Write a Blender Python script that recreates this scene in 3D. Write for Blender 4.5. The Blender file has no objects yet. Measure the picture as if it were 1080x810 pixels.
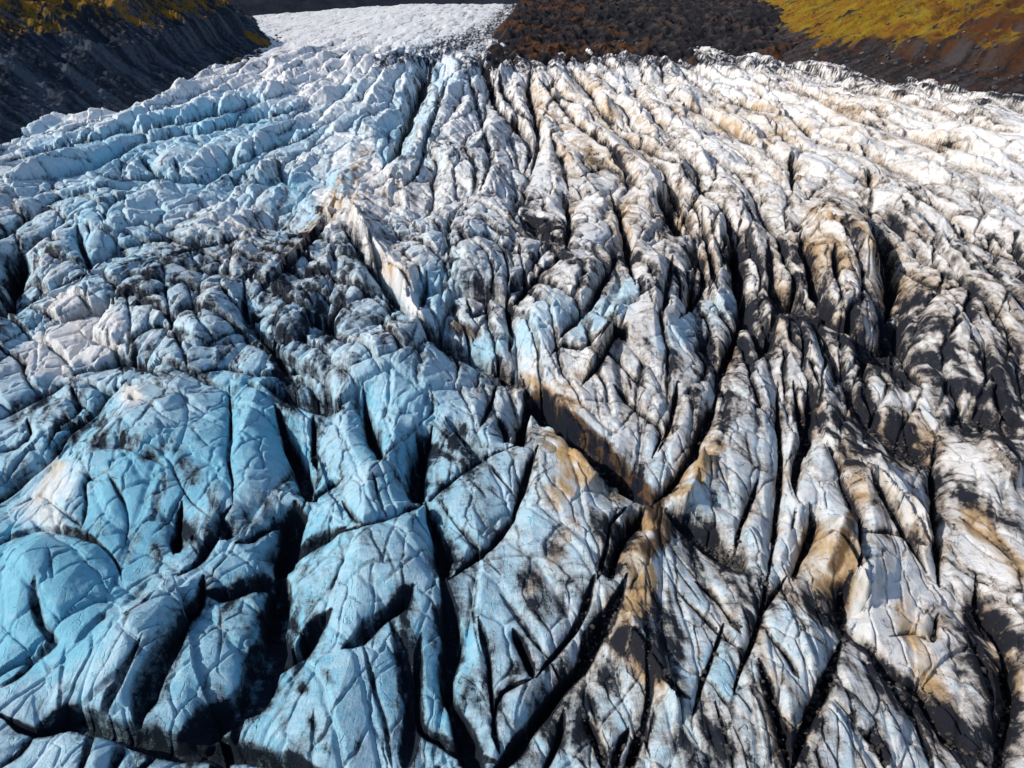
import bpy, math, random
import numpy as np

random.seed(7)
H = 80.0                      # drone height above the ice, metres
F = 722.0                     # focal length for a 1080 wide survey photo
PITCH = math.radians(31.6)
SP, CP = math.sin(PITCH), math.cos(PITCH)
C = bpy.context.scene.collection

# ------------------------------------------------------------------ survey: photo point -> point of the ice plane
def ground(u, v):
    a = (u - 540.0) / F
    b = (405.0 - v) / F
    t = H / (SP - b * CP)
    return a * t, t * (CP + b * SP), t / F

# ------------------------------------------------------------------ noise
_rng = np.random.RandomState(11)
PERM = np.tile(_rng.permutation(256), 3).astype(np.int32)
ANG = _rng.rand(256) * 2 * np.pi
GX, GY = np.cos(ANG).astype(np.float32), np.sin(ANG).astype(np.float32)

def perlin(x, y, seed=0):
    xf, yf = np.floor(x), np.floor(y)
    xi = (xf.astype(np.int64) + seed * 57) & 255
    yi = (yf.astype(np.int64) + seed * 131) & 255
    fx = (x - xf).astype(np.float32); fy = (y - yf).astype(np.float32)
    u = fx * fx * fx * (fx * (fx * 6 - 15) + 10)
    v = fy * fy * fy * (fy * (fy * 6 - 15) + 10)
    a = PERM[xi]; b = PERM[xi + 1]
    def g(h, dx, dy): return GX[h] * dx + GY[h] * dy
    n00 = g(PERM[a + yi], fx, fy); n10 = g(PERM[b + yi], fx - 1, fy)
    n01 = g(PERM[a + yi + 1], fx, fy - 1); n11 = g(PERM[b + yi + 1], fx - 1, fy - 1)
    nx0 = n00 + u * (n10 - n00); nx1 = n01 + u * (n11 - n01)
    return (nx0 + v * (nx1 - nx0)) * 1.5

def fbm(x, y, octs, seed=0, gain=0.5):
    s = 0; a = 1.0; t = 0
    for o in range(octs):
        s = s + a * perlin(x * 2 ** o + 13.7 * o, y * 2 ** o - 7.1 * o, seed + o); t += a; a *= gain
    return s / t

def ridged(x, y, octs, seed=0, gain=0.5):
    s = 0; a = 1.0; t = 0
    for o in range(octs):
        n = 1 - np.abs(perlin(x * 2 ** o + 3.3 * o, y * 2 ** o + 9.1 * o, seed + o)) * 1.6
        s = s + a * n * np.abs(n); t += a; a *= gain
    return s / t

def worley(x, y, seed=0, jit=0.9):
    """distance to the border between the two nearest cells, cell random numbers"""
    xi, yi = np.floor(x).astype(np.int64), np.floor(y).astype(np.int64)
    f1 = np.full(x.shape, 1e9, np.float32); f2 = f1.copy()
    ax = np.zeros(x.shape, np.float32); ay = ax.copy(); bx = ax.copy(); by = ax.copy()
    idc = np.zeros(x.shape, np.int32)
    for dj in (-1, 0, 1):
        for di in (-1, 0, 1):
            cx = xi + di; cy = yi + dj
            hh = PERM[PERM[(cx + seed * 17) & 255] + ((cy + seed * 29) & 255)]
            h2 = PERM[hh + 91]
            px = (cx - x + 0.5 + jit * (hh / 255.0 - 0.5)).astype(np.float32)
            py = (cy - y + 0.5 + jit * (h2 / 255.0 - 0.5)).astype(np.float32)
            d = px * px + py * py
            n1 = d < f1
            n2 = (~n1) & (d < f2)
            f2 = np.where(n1, f1, np.where(n2, d, f2))
            bx = np.where(n1, ax, np.where(n2, px, bx)); by = np.where(n1, ay, np.where(n2, py, by))
            f1 = np.where(n1, d, f1); ax = np.where(n1, px, ax); ay = np.where(n1, py, ay)
            idc = np.where(n1, PERM[h2 + (hh ^ 85)], idc)
    sep = np.sqrt((bx - ax) ** 2 + (by - ay) ** 2) + 1e-4
    return (f2 - f1) / (2 * sep), idc, -ax, -ay

def sstep(a, b, x):
    t = np.clip((x - a) / (b - a), 0, 1)
    return t * t * (3 - 2 * t)

# ------------------------------------------------------------------ survey of the crevasses, in thirds of a photo point per tile
CREV = {
(0, 607): [
 (15,1.0,"0,440 60,480 110,492 180,458 250,452 300,467 380,492 450,512 540,542 640,540 740,555 840,575 960,612 1060,660"),
 (5,.7,"110,490 60,560 0,600 -60,640"),
 (13,1.0,"640,0 620,80 580,140 510,240 470,330 440,420 432,490"),
 (5,.8,"450,180 420,240 380,310 330,420 295,480 270,560 250,620 230,700"),
 (3,.5,"590,110 540,150 450,215 425,260"),(2,.4,"205,210 190,300 183,440"),(3,.5,"400,280 340,330 220,440"),
 (19,1.0,"900,-10 880,100 850,200 820,300 790,370 700,440 620,490 540,525"),
 (6,.7,"790,370 750,470 738,550"),(9,.9,"1045,105 985,180 960,232 860,285 815,325"),
 (2,.3,"690,80 700,200 690,300 720,340"),(9,.7,"640,45 700,60 760,42 830,22 890,50"),
 (2,.4,"990,420 985,520 992,610"),(5,.7,"108,0 100,60 122,150 165,205 110,255 60,310 0,352"),
 (3,.5,"350,110 300,140 230,212"),(1.5,.3,"150,520 192,540 165,620"),
 (8,.9,"385,530 362,580 340,640"),(4,.7,"500,560 450,610 420,660"),(10,.9,"690,555 700,610 690,700"),
 (2,.3,"480,0 430,60 370,100"),(2,.35,"0,150 50,200 95,250"),(1.5,.3,"470,380 560,300 620,250 640,200"),
 (1.5,.3,"840,90 800,160 720,170 700,250"),(2,.4,"880,70 940,80 920,180"),(1.5,.3,"570,400 610,460 600,500"),
 (2,.4,"1060,240 980,250 900,340 800,420 810,480"),
],
(360, 607): [
 (15,1.0,"310,-10 330,60 345,150 340,260 330,330 350,400 380,480 412,560 430,640 440,720"),
 (9,.8,"225,30 190,80 130,130 60,190 0,230"),(12,.45,"150,140 190,230 210,320 220,420 212,520 200,620"),
 (3,.5,"60,190 100,350 140,480 162,620"),(8,.8,"250,180 240,280 240,400 252,480 320,522 400,560 470,582 520,592"),
 (6,.6,"430,130 460,250 470,330 480,420 490,510"),(8,.9,"540,170 580,260 602,325"),
 (6,.6,"600,325 510,370 480,470 500,560"),(5,.8,"790,0 760,110 720,190 650,270 610,322"),
 (14,1.0,"897,0 860,90 800,190 750,290 700,340 640,420 590,490 530,570 490,630 440,700"),
 (3,.4,"500,60 560,140 600,200 652,265"),(3,.5,"655,270 692,335 720,350"),(6,.7,"700,420 685,520 640,620"),
 (4,.7,"955,150 965,260 972,380 955,470 972,570"),(6,.8,"905,480 872,560 860,620"),(8,.6,"760,440 810,540 832,620"),
 (4,.6,"1000,300 1060,370 1100,390"),(8,.8,"952,470 920,570 900,640"),(1.5,.3,"0,40 60,80 150,70"),
 (2,.35,"400,20 420,150 440,260"),(2,.35,"360,300 420,340 460,400"),(2,.4,"820,470 850,540 880,520"),
],
(720, 607): [
 (6,.8,"270,0 260,80 220,210 180,300 160,375"),(5,.7,"330,0 290,60 240,140 220,220"),
 (17,.8,"530,0 518,80 508,160"),
 (13,.6,"400,90 470,130 510,170 600,220 650,300 740,360 780,430 830,500 900,540 960,570 985,640"),
 (10,.9,"508,200 480,270 440,370 400,450 370,540 340,620"),(5,.6,"265,180 330,250 372,325"),
 (9,.8,"240,260 280,370 310,470 330,560 332,640"),(4,.7,"30,440 60,330 90,270 130,150"),
 (5,.6,"40,20 100,70 140,120 182,185"),(3,.5,"-20,50 60,130 130,200 190,232"),
 (15,.9,"930,-10 940,100 990,180 1030,280 1042,400 1022,500 1000,620 990,700"),
 (5,.6,"812,120 800,210"),(6,.6,"900,170 950,260 980,340 992,430"),(7,.6,"660,340 720,420 760,500 800,620"),
 (1,.3,"490,400 495,500 490,620"),(6,.6,"560,480 620,540 650,620"),(3,.5,"100,400 150,560 160,620"),
 (3,.4,"660,190 740,180 800,210"),(2,.4,"1000,50 1080,30"),(3,.4,"690,390 760,380 850,420"),(2,.4,"470,370 520,430 560,480"),
],
(0, 405): [
 (4,.7,"722,-10 726,120 715,220 730,300 735,375"),(13,1.0,"868,60 910,180 950,260 972,340 962,372"),
 (6,.8,"990,90 990,190 1002,265"),(6,.7,"735,380 690,430 670,480 610,570 560,605"),(8,.9,"572,370 560,450 545,535"),
 (3,.3,"380,150 500,200 560,300 600,370 680,432"),(9,.2,"240,160 330,182 440,202 530,262"),
 (3,.6,"345,270 270,310 276,380 258,455"),(3,.6,"340,280 390,370 402,440 388,525"),
 (10,.9,"-60,400 0,355 70,300 150,230 210,150 300,80 330,40 400,-10"),(5,.7,"220,0 240,80 180,120 140,195"),
 (7,.8,"-30,120 80,60 160,20 230,-20"),(5,.7,"80,100 90,150 50,190 -20,215"),
 (15,1.0,"930,370 920,480 885,580 872,620"),(6,.7,"960,380 900,420 800,480 740,500"),
 (8,.9,"1090,455 1000,490 920,550 885,605"),(9,.8,"700,420 715,490"),
 (5,.7,"-20,520 40,480 150,452 280,482 360,550 382,620"),(2,.4,"150,510 162,620"),(6,.7,"975,365 1080,300"),
 (13,.5,"820,-10 900,25 1000,60 1090,72"),(2,.4,"840,140 815,200 830,260 760,260"),(2,.4,"440,205 350,240 345,270"),
 (2,.3,"560,0 590,80 575,160 540,240"),(2,.35,"620,440 600,500 640,560"),(3,.4,"40,380 120,340 190,390 260,450"),
],
(360, 405): [
 (19,.9,"575,-10 600,40 650,80 705,120 765,190 825,250 885,310 940,360 985,388"),
 (8,.8,"980,385 1040,320 1085,255 1120,200 1180,50 1200,-10"),(10,.9,"960,390 920,440 870,520 840,620"),
 (5,.7,"900,390 850,440 830,530 800,620"),(8,.9,"590,40 570,140 550,192"),
 (6,.7,"622,190 580,300 540,420 510,460 470,510 350,605 310,640"),
 (5,.6,"550,192 470,220 440,240 380,280 310,340 260,372 150,420 80,440 -10,472"),
 (10,.9,"70,-10 80,90 110,180 145,235"),(3,.4,"280,0 290,80 200,160 140,220 90,275"),
 (15,1.0,"290,130 250,220 242,320 270,372"),(10,.9,"270,372 300,460 320,560 322,620"),
 (3,.4,"310,370 380,460 440,530 500,605"),(3,.4,"470,250 540,340 562,372"),(8,.5,"330,100 410,190 462,242"),
 (5,.6,"440,130 470,60 490,-10"),(6,.7,"500,100 530,182"),(4,.6,"860,0 900,50 960,100 1010,150 980,232"),
 (5,.6,"1062,-10 1040,120 1000,212"),(2,.4,"950,110 930,285"),(3,.5,"100,280 130,390 152,422"),(5,.5,"0,370 40,420 70,440"),
 (2,.35,"740,330 820,340 890,380"),(2,.35,"120,70 200,90 260,80"),(2,.35,"690,40 800,50 900,55"),
],
(720, 405): [
 (6,.9,"300,-10 300,120 310,220 305,330 295,450 280,560 270,620"),(8,.7,"350,-10 370,90 387,170 360,250 360,340 372,372"),
 (8,.8,"410,0 400,130 388,222"),(9,.8,"402,370 415,430 400,490 370,560 350,620"),(3,.5,"360,380 345,462"),
 (6,.7,"237,300 210,380 180,460 170,522"),(2,.4,"100,210 130,290 172,382"),
 (5,.8,"450,170 490,250 510,320 545,390 560,420 560,520 552,620"),(5,.7,"590,270 640,360 690,450 740,530 772,595"),
 (18,.4,"520,0 560,80 640,150 700,190 770,240 800,290"),(8,.9,"800,180 795,290 800,380 795,460 810,540 812,640"),
 (6,.7,"570,0 600,90 632,142"),(5,.6,"700,130 720,180 780,210 832,212"),(6,.7,"850,0 872,80 840,132"),
 (14,.4,"840,105 900,100 980,110 1090,172"),(8,.5,"980,0 1020,90 1090,132"),(6,.3,"560,462 680,470 782,512"),
 (22,.6,"-60,390 0,430 60,480 150,530 210,600"),(3,.4,"830,540 900,600 980,640"),(3,.4,"880,420 960,480 1040,560"),
],
(0, 203): [
 (14,.9,"70,190 50,280 20,350 -20,400"),(6,.8,"245,100 250,150 275,210 282,252"),
 (5,.5,"282,252 340,200 380,170 450,150 520,140 600,160 680,160 760,140"),
 (5,.6,"270,255 200,282 100,340 0,400"),(3,.5,"0,480 70,440 150,400 262,350"),
 (3,.5,"510,180 520,280 540,400 580,500 602,582"),(3,.5,"590,280 620,380 682,472"),(6,.7,"770,270 780,400 830,450 880,520 932,605"),
 (4,.5,"300,480 420,460 480,420 560,430 642,462"),(6,.6,"200,580 300,552 420,532 502,582"),(4,.5,"600,582 700,552 820,572 1000,562"),
 (8,.5,"950,380 1000,402 1085,452"),(4,.5,"640,480 760,432 862,442"),(5,.5,"790,340 850,285 930,210 1000,130 1085,30"),
 (4,.5,"100,60 60,100 -10,152"),(3,.4,"110,60 180,20 300,-10"),(3,.4,"340,100 330,60 380,0"),(3,.5,"480,120 520,60 570,30 640,20"),
 (3,.4,"400,300 410,400 405,520"),(3,.4,"640,130 600,180 640,240 780,260"),(2,.4,"100,340 140,430 130,480"),(2,.4,"130,480 200,520 250,600"),
],
(360, 203): [
 (7,.8,"0,100 60,180 110,260 160,330 210,382 240,382"),(6,.7,"240,372 265,310 270,250"),
 (3,.5,"300,230 340,170 430,130 520,170 600,210 642,242"),(6,.7,"520,370 560,335 590,290 640,240 702,200"),
 (5,.6,"520,370 540,440 530,502"),(5,.6,"600,270 690,290 760,340"),(7,.8,"690,462 740,400 790,340 850,240 882,200"),
 (5,.7,"760,610 830,512 905,370"),(4,.6,"660,520 700,480 760,490 830,435 900,345"),(14,.3,"560,70 640,130 700,150 722,182"),
 (6,.7,"700,0 720,80 710,182"),(7,.8,"930,290 910,210 890,100 850,-10"),(10,.8,"1090,150 1050,90 1000,-10"),
 (5,.6,"1050,200 1030,300 1020,382"),(17,.6,"240,382 290,440 380,490 440,540 540,580 600,620"),(3,.5,"400,340 412,390 492,360"),
 (3,.4,"410,480 440,410 500,370"),(3,.4,"180,540 250,470 290,450"),(3,.4,"0,340 100,330 170,400 230,410"),(3,.4,"0,560 80,520 200,480 240,400"),
 (4,.5,"820,480 900,560 960,620"),(3,.4,"860,320 800,300 780,260"),
],
(720, 203): [
 (4,.7,"600,-10 590,105"),(12,.9,"600,110 640,180 662,260 660,340 640,412"),(8,.7,"640,412 720,560 762,620"),
 (17,.6,"270,150 280,230 290,310 340,350 430,362 480,400 560,450 640,530 722,595"),(10,.8,"370,130 400,200 420,290 442,352"),
 (6,.7,"480,170 490,260 512,335"),(7,.7,"0,170 50,210 70,280 30,350 -10,395"),(8,.9,"150,80 160,160 170,280 190,370 160,470 130,540 100,620"),
 (6,.7,"60,40 70,120 90,200 112,302"),(6,.7,"300,330 290,420 250,510 210,545"),(6,.6,"205,390 240,490 242,525"),
 (4,.6,"340,370 350,460 400,520 432,610"),(5,.6,"430,470 470,520 492,605"),(6,.7,"540,440 570,520 582,620"),
 (3,.5,"950,310 970,360 1010,400 1032,470 1020,545"),(4,.6,"720,0 830,60 880,130 1000,192 1090,230"),(3,.4,"640,190 720,260 800,300 900,290"),
 (3,.4,"690,100 740,120 780,170"),(4,.5,"0,10 50,60 60,150"),
],
(360, 0): [
 (9,.8,"300,190 270,240 230,330 190,430 160,490 130,540"),(7,.7,"440,180 470,260 490,330 560,400 600,470 580,545"),
 (6,.7,"600,210 590,280 610,360 620,450 600,552"),(5,.6,"500,220 520,300 600,380"),(5,.6,"340,240 300,340 270,420 240,540 180,600"),
 (5,.5,"700,200 760,260 820,340 880,420 960,470 1080,520"),(5,.5,"620,240 700,330 760,400 860,470 920,560"),(5,.5,"660,420 700,520 720,600"),
 (5,.5,"400,220 420,300 450,400 470,500 440,600"),(5,.5,"760,560 840,520 900,560 960,600"),(5,.6,"850,480 900,540 905,600"),
],
(720, 0): [
 (4,.6,"0,330 80,360 130,400 160,440"),(6,.7,"340,480 350,540 345,610"),(5,.6,"590,530 600,610"),(5,.5,"120,390 200,440 280,470 300,520"),
 (4,.5,"260,360 330,440 410,480"),(4,.5,"0,240 150,320 330,360 420,440 560,480 640,520 800,590"),(3,.4,"300,250 500,330 700,420 900,520 1080,590"),
 (3,.4,"200,250 400,300 560,380 760,440 950,480 1090,520"),(3,.4,"560,290 760,330 960,400 1090,420"),
],
(0, 0): [
 (5,.6,"-20,520 150,470 300,430 400,410 560,380 700,350 860,300 1000,270"),(6,.6,"0,560 100,560 280,530 380,480 480,430 640,410 760,380 900,350 1000,320"),
 (5,.6,"280,540 370,560 520,560 640,570 720,530 840,470 960,430 1060,370"),(4,.5,"380,490 380,560"),(4,.5,"550,500 570,560"),(5,.6,"440,490 500,560"),
 (5,.6,"880,490 890,560 960,610"),(6,.6,"720,540 760,600"),(5,.5,"160,560 170,610"),(4,.4,"200,420 240,470"),(4,.4,"580,400 640,450"),
],
}
# crest lines: height (m), reach (photo points), points
CREST = [
 (4.5,19,"385,165 352,212 330,245 300,275 262,315"),(5.0,17,"345,200 370,215 395,255 415,285 440,315"),
 (5.0,20,"848,222 895,240 922,262 935,285"),(3.5,12,"660,320 638,352 617,400"),(4.0,22,"580,395 610,470 650,510"),
 (3.0,16,"640,640 690,700 720,760"),(3.5,20,"870,545 905,600 920,640"),(3.0,14,"450,110 430,160 400,215"),(3.0,12,"540,90 590,150 640,215 690,260"),
 (3.0,14,"900,470 960,540 1000,600"),(3.0,16,"745,470 720,540"),(2.5,14,"1030,450 1080,510"),
]
# broad swells and hollows: metres, u, v, radius u, radius v
BUMP = [(7,120,480,110,60),(-9,292,233,46,22),(4,200,340,120,40),(-5,560,420,45,28),(5,890,250,60,40),(-6,945,335,24,50),(5,1020,330,80,60),
 (6,40,620,70,50),(-4,20,300,20,45),(5,620,340,80,45),(-5,760,290,50,55),(4,480,290,50,35),(-4,400,225,40,24),(3,820,720,90,80),(4,640,600,60,60),
 (4,180,700,90,40),(-4,290,600,18,45),(4,430,600,70,70),(5,110,230,40,28),(5,400,395,60,26)]
# stains: kind, strength, radius (photo points), points.  A ash, and one cast shadow painted dark  O ochre  D brown silt  C clear blue ice  W washed white
STAIN = [
 ("A",.9,15,"300,222 268,238 330,218"),("A",.8,9,"325,262 300,292 270,320"),("A",.75,22,"395,215 370,260 345,330"),("A",.7,18,"330,350 390,350 430,370"),("A",.7,16,"545,225 580,245 600,260"),
 ("A",.75,20,"560,225 590,248"),("A",.8,14,"810,315 850,330 900,360 950,400"),("A",.9,34,"955,350 1000,370 1055,380"),("A",.85,24,"1000,395 1050,410 1080,440"),  # the widest stroke paints the cast shadow below the dome ridge in ash colour
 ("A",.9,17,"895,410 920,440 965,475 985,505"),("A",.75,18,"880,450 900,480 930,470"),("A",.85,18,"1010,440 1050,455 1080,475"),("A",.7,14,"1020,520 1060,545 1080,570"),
 ("A",.85,20,"720,560 765,590 790,620 800,650"),("A",.9,16,"650,685 670,672 690,690"),("A",.9,18,"695,640 712,660 705,690"),("A",.85,17,"725,770 760,790 750,810"),
 ("A",.8,16,"830,630 860,645 885,665"),("A",.8,16,"915,690 940,720 985,755 1020,790"),("A",.75,14,"890,700 900,740 930,790"),("A",.8,14,"1025,660 1050,700 1060,760"),
 ("A",1.5,9,"560,62 640,60 760,64 860,72 960,86 1100,106"),("A",.9,9,"860,82 960,97 1100,118"),("A",1,8,"345,711 350,716"),("A",1,6,"320,726"),("A",1,8,"425,627"),("A",.7,12,"430,660 432,700 428,780"),("A",.7,14,"470,655 475,700 480,740"),
 ("A",.75,16,"455,450 470,470 500,485"),("A",.8,18,"480,450 440,480 448,520"),("A",.6,14,"575,585 600,560 620,545"),("A",.6,16,"560,610 600,630 570,640"),
 ("A",.65,12,"125,465 170,470 200,490 230,540 200,560"),("A",.75,14,"290,410 330,428 360,430"),("A",.6,16,"250,545 280,530 300,520"),("A",.75,14,"620,550 660,570 640,600"),
 ("A",.7,14,"140,590 135,570 160,580"),("A",.7,22,"255,270 300,300 340,300"),("A",.6,20,"150,275 200,270 240,260"),("A",.6,24,"230,190 290,190 330,180"),
 ("A",.7,10,"400,60 440,55 480,50"),("A",1.5,11,"440,62 470,48 510,35 540,16"),("A",1.5,11,"490,68 540,62 580,66"),("A",1.3,8,"600,60 680,58 760,62"),("A",1.6,7,"400,66 425,60 455,64"),("W",.9,9,"340,205 372,236 402,277 438,325"),("A",.6,14,"420,120 440,90 450,70"),("A",.5,26,"520,160 560,200 600,240"),
 ("A",.55,16,"690,240 720,270 740,300"),("A",.8,14,"775,260 780,300 790,330"),("A",.75,13,"840,265 850,300 870,330"),("A",.75,16,"580,420 620,460 660,500 690,530"),
 ("A",.7,18,"30,270 10,300 5,330"),("A",.6,14,"615,265 650,280 640,300"),("A",.55,16,"690,365 700,390 720,360"),("A",.6,16,"760,420 790,440 770,460"),
 ("A",.6,16,"640,720 620,750 590,780"),("A",.5,20,"40,430 90,440 60,400"),("A",.55,14,"430,200 470,215 500,205"),("A",.5,22,"470,130 500,170 540,150"),
 ("A",.6,13,"870,640 880,660 890,690"),("A",.55,10,"760,690 790,700 800,720"),("A",.5,18,"95,330 140,360 180,380"),("A",.6,16,"240,370 300,390 360,385"),
 ("O",1.0,9,"385,160 360,200 335,235 310,262"),("W",.9,8,"392,175 372,212 350,240"),("W",.6,14,"380,230 400,262 425,295"),("O",.35,20,"450,110 445,160 430,210"),("O",.4,30,"560,70 600,110 620,150"),("O",.75,14,"565,90 620,100 690,130"),
 ("O",.8,10,"625,90 650,110 690,135"),("O",.8,10,"740,118 765,135"),("O",.8,9,"670,45 690,55"),("O",.55,36,"800,190 870,240 900,270"),("O",.5,44,"960,290 1040,320 1080,350"),
 ("O",.35,50,"800,110 900,120 1000,150"),("O",.4,40,"680,170 740,200 800,230"),("O",.55,26,"690,100 760,120 830,140"),("O",.6,20,"880,110 900,115"),
 ("D",1.0,14,"565,425 590,440 620,465 660,505 690,532"),("O",.95,16,"560,410 580,420 600,440"),("O",.7,17,"585,470 610,490 590,520"),("D",.9,12,"690,540 705,555 685,580"),
 ("O",.9,15,"690,540 672,580 680,610 672,640"),("O",.7,10,"755,470 735,500 705,520"),("D",.8,8,"880,600 890,570 897,545"),("O",.3,18,"870,560 890,590 870,620"),
 ("O",.8,16,"1030,545 1055,580 1080,600"),("O",.45,16,"960,450 980,470"),("O",.45,12,"440,330 465,355 500,350"),("D",.7,10,"478,345 500,350"),("D",.8,9,"885,620 885,650"),
 ("O",.4,12,"55,322 85,350 70,325"),("O",.45,9,"60,490 45,530 60,550"),("O",.3,8,"125,410 150,415"),("O",.6,5,"85,325 88,335 70,345"),("O",.55,4,"42,492 70,489"),
 ("O",.45,16,"655,640 650,670 690,720"),("O",.5,10,"805,660 815,720 825,790"),("O",.5,12,"955,640 985,720 1000,760"),("O",.4,14,"830,620 850,650"),
 ("O",.45,8,"560,620 600,560 610,540"),("O",.5,8,"610,400 590,420"),("O",.4,12,"890,470 900,500 905,520"),("O",.35,20,"480,320 440,300 400,270"),
 ("W",.9,13,"600,470 605,490 615,515"),("W",.8,10,"1005,485 1020,495"),("W",.9,22,"70,325 110,350 50,370"),("W",.9,22,"60,505 40,530 55,545"),("W",.8,11,"138,418"),
 ("W",.6,30,"910,640 960,650 970,690"),("W",.15,40,"400,20 350,60 300,80"),("W",.22,60,"800,110 950,140 1060,180"),("W",.6,20,"620,450 650,470"),("W",.5,24,"830,530 860,600"),
 ("C",.95,40,"0,600 50,610 70,660 20,680"),("C",.7,40,"150,520 130,560 100,600"),("C",.6,40,"260,430 220,480 160,500"),("C",.55,26,"400,400 450,420"),("C",.7,18,"560,350 590,320"),
 ("C",.75,16,"615,345 650,320 660,305"),("C",.75,16,"700,360 740,340 765,320"),("C",.6,20,"455,310 470,300"),("C",.5,40,"110,240 180,200 250,190"),("C",.45,50,"60,160 150,150 250,130"),
 ("C",.3,60,"180,700 120,760 300,700"),("C",.5,30,"300,210 340,190"),("C",.6,14,"505,375 520,365"),("C",.6,16,"755,700 765,720"),("C",.35,40,"430,720 480,680"),
 ("C",.5,22,"440,60 480,75"),("C",.35,50,"320,110 400,100"),
]

# ------------------------------------------------------------------ the sampled ice sheet
def axis(segs):
    out = []
    for a, b, n in segs: out.append(np.linspace(a, b, n, endpoint=False))
    out.append([segs[-1][1]])
    return np.concatenate(out)
US = axis([(-420, -20, 80), (-20, 1100, 1130), (1100, 1500, 80)])
VS = axis([(3.0, 60, 74), (60, 320, 500), (320, 815, 580), (815, 1120, 80)])
U, V = np.meshgrid(US, VS)
X, Y, MPP = ground(U, V)
DY = np.gradient(Y, axis=0); DY = np.abs(DY)

wx = fbm(X / 34, Y / 48, 3, 3, .42); wy = fbm(X / 34 + 40, Y / 48, 3, 5, .42)
fine = fbm(X / 5, Y / 5, 3, 8); fine2 = fbm(X / 5 + 31, Y / 5, 3, 9)

lean = 0.30 * sstep(0, 60, X) * 2 * H * np.tanh((Y - 1.2 * H) / (2 * H)) * np.exp(-(Y / (5 * H)) ** 2)
PX = X - lean + 4.5 * wx; QY = Y + 8 * wy
farm = sstep(1.6 * H, 5 * H, Y)
flat = 1 - 0.75 * sstep(8 * H, 13 * H, Y)
def project(x, y, z):
    dz = z - H
    dep = y * CP - dz * SP
    return 540 + F * x / dep, 405 - F * (y * SP + dz * CP) / dep
# broad shape of the sheet first; the survey lines are then laid on that shape
BR = 3.2 * fbm(X / 60, Y / 90, 3, 21) + (ridged(PX / 46, QY / 230, 2, 31) - 0.4) * (4 + 4 * farm)
for hgt, u0, v0, ru, rv in BUMP:
    BR += hgt * np.exp(-((U - u0) / ru) ** 2 - ((V - v0) / rv) ** 2)
BR *= flat
def resurvey(z):
    global UW, VW
    u, v = project(X, Y, z)
    UW = u + (wx * 1.0 + fine * 0.5) / MPP * 0.5
    VW = v + (wy * 1.0 + fine2 * 0.5) / MPP * 0.28
resurvey(BR + 1.0)

def spline(pts, step=9.0):
    P = np.array(pts, float)
    if len(P) == 1: P = np.vstack([P, P + 0.5])
    E = np.vstack([2 * P[0] - P[1], P, 2 * P[-1] - P[-2]])
    out = []
    for i in range(1, len(E) - 2):
        n = max(1, int(np.hypot(*(E[i + 1] - E[i])) / step))
        for k in range(n):
            t = k / n; a, b, c, d = E[i - 1], E[i], E[i + 1], E[i + 2]
            out.append(0.5 * (2 * b + (c - a) * t + (2 * a - 5 * b + 4 * c - d) * t * t + (3 * b - a - 3 * c + d) * t ** 3))
    out.append(E[-2])
    return np.array(out)

def parse(s, ox=0, oy=0, k=1.0):
    return [(ox + float(a.split(',')[0]) * k, oy + float(a.split(',')[1]) * k) for a in s.split()]

def near(pts, reach):
    """window of the sheet round a traced line and the distance to the line there, its run 0..1"""
    u0, u1 = np.searchsorted(US, [pts[:, 0].min() - reach - 12, pts[:, 0].max() + reach + 12])
    v0, v1 = np.searchsorted(VS, [pts[:, 1].min() - reach - 45, pts[:, 1].max() + reach + 45])
    if u1 - u0 < 2 or v1 - v0 < 2: return None
    sl = (slice(v0, v1), slice(u0, u1))
    x = UW[sl]; y = VW[sl]
    best = np.full(x.shape, 1e9); run = np.zeros(x.shape); side = np.zeros(x.shape)
    n = len(pts) - 1
    for i in range(n):
        (ax, ay), (bx, by) = pts[i], pts[i + 1]
        # narrow window per segment
        du, dv = bx - ax, by - ay
        L = du * du + dv * dv + 1e-9
        t = np.clip(((x - ax) * du + (y - ay) * dv) / L, 0, 1)
        qx = x - ax - t * du; qy = y - ay - t * dv
        d = qx * qx + qy * qy
        m = d < best
        best = np.where(m, d, best); run = np.where(m, (i + t) / n, run)
        side = np.where(m, np.sign(du * qy - dv * qx), side)
    return sl, np.sqrt(best), run, side

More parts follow.
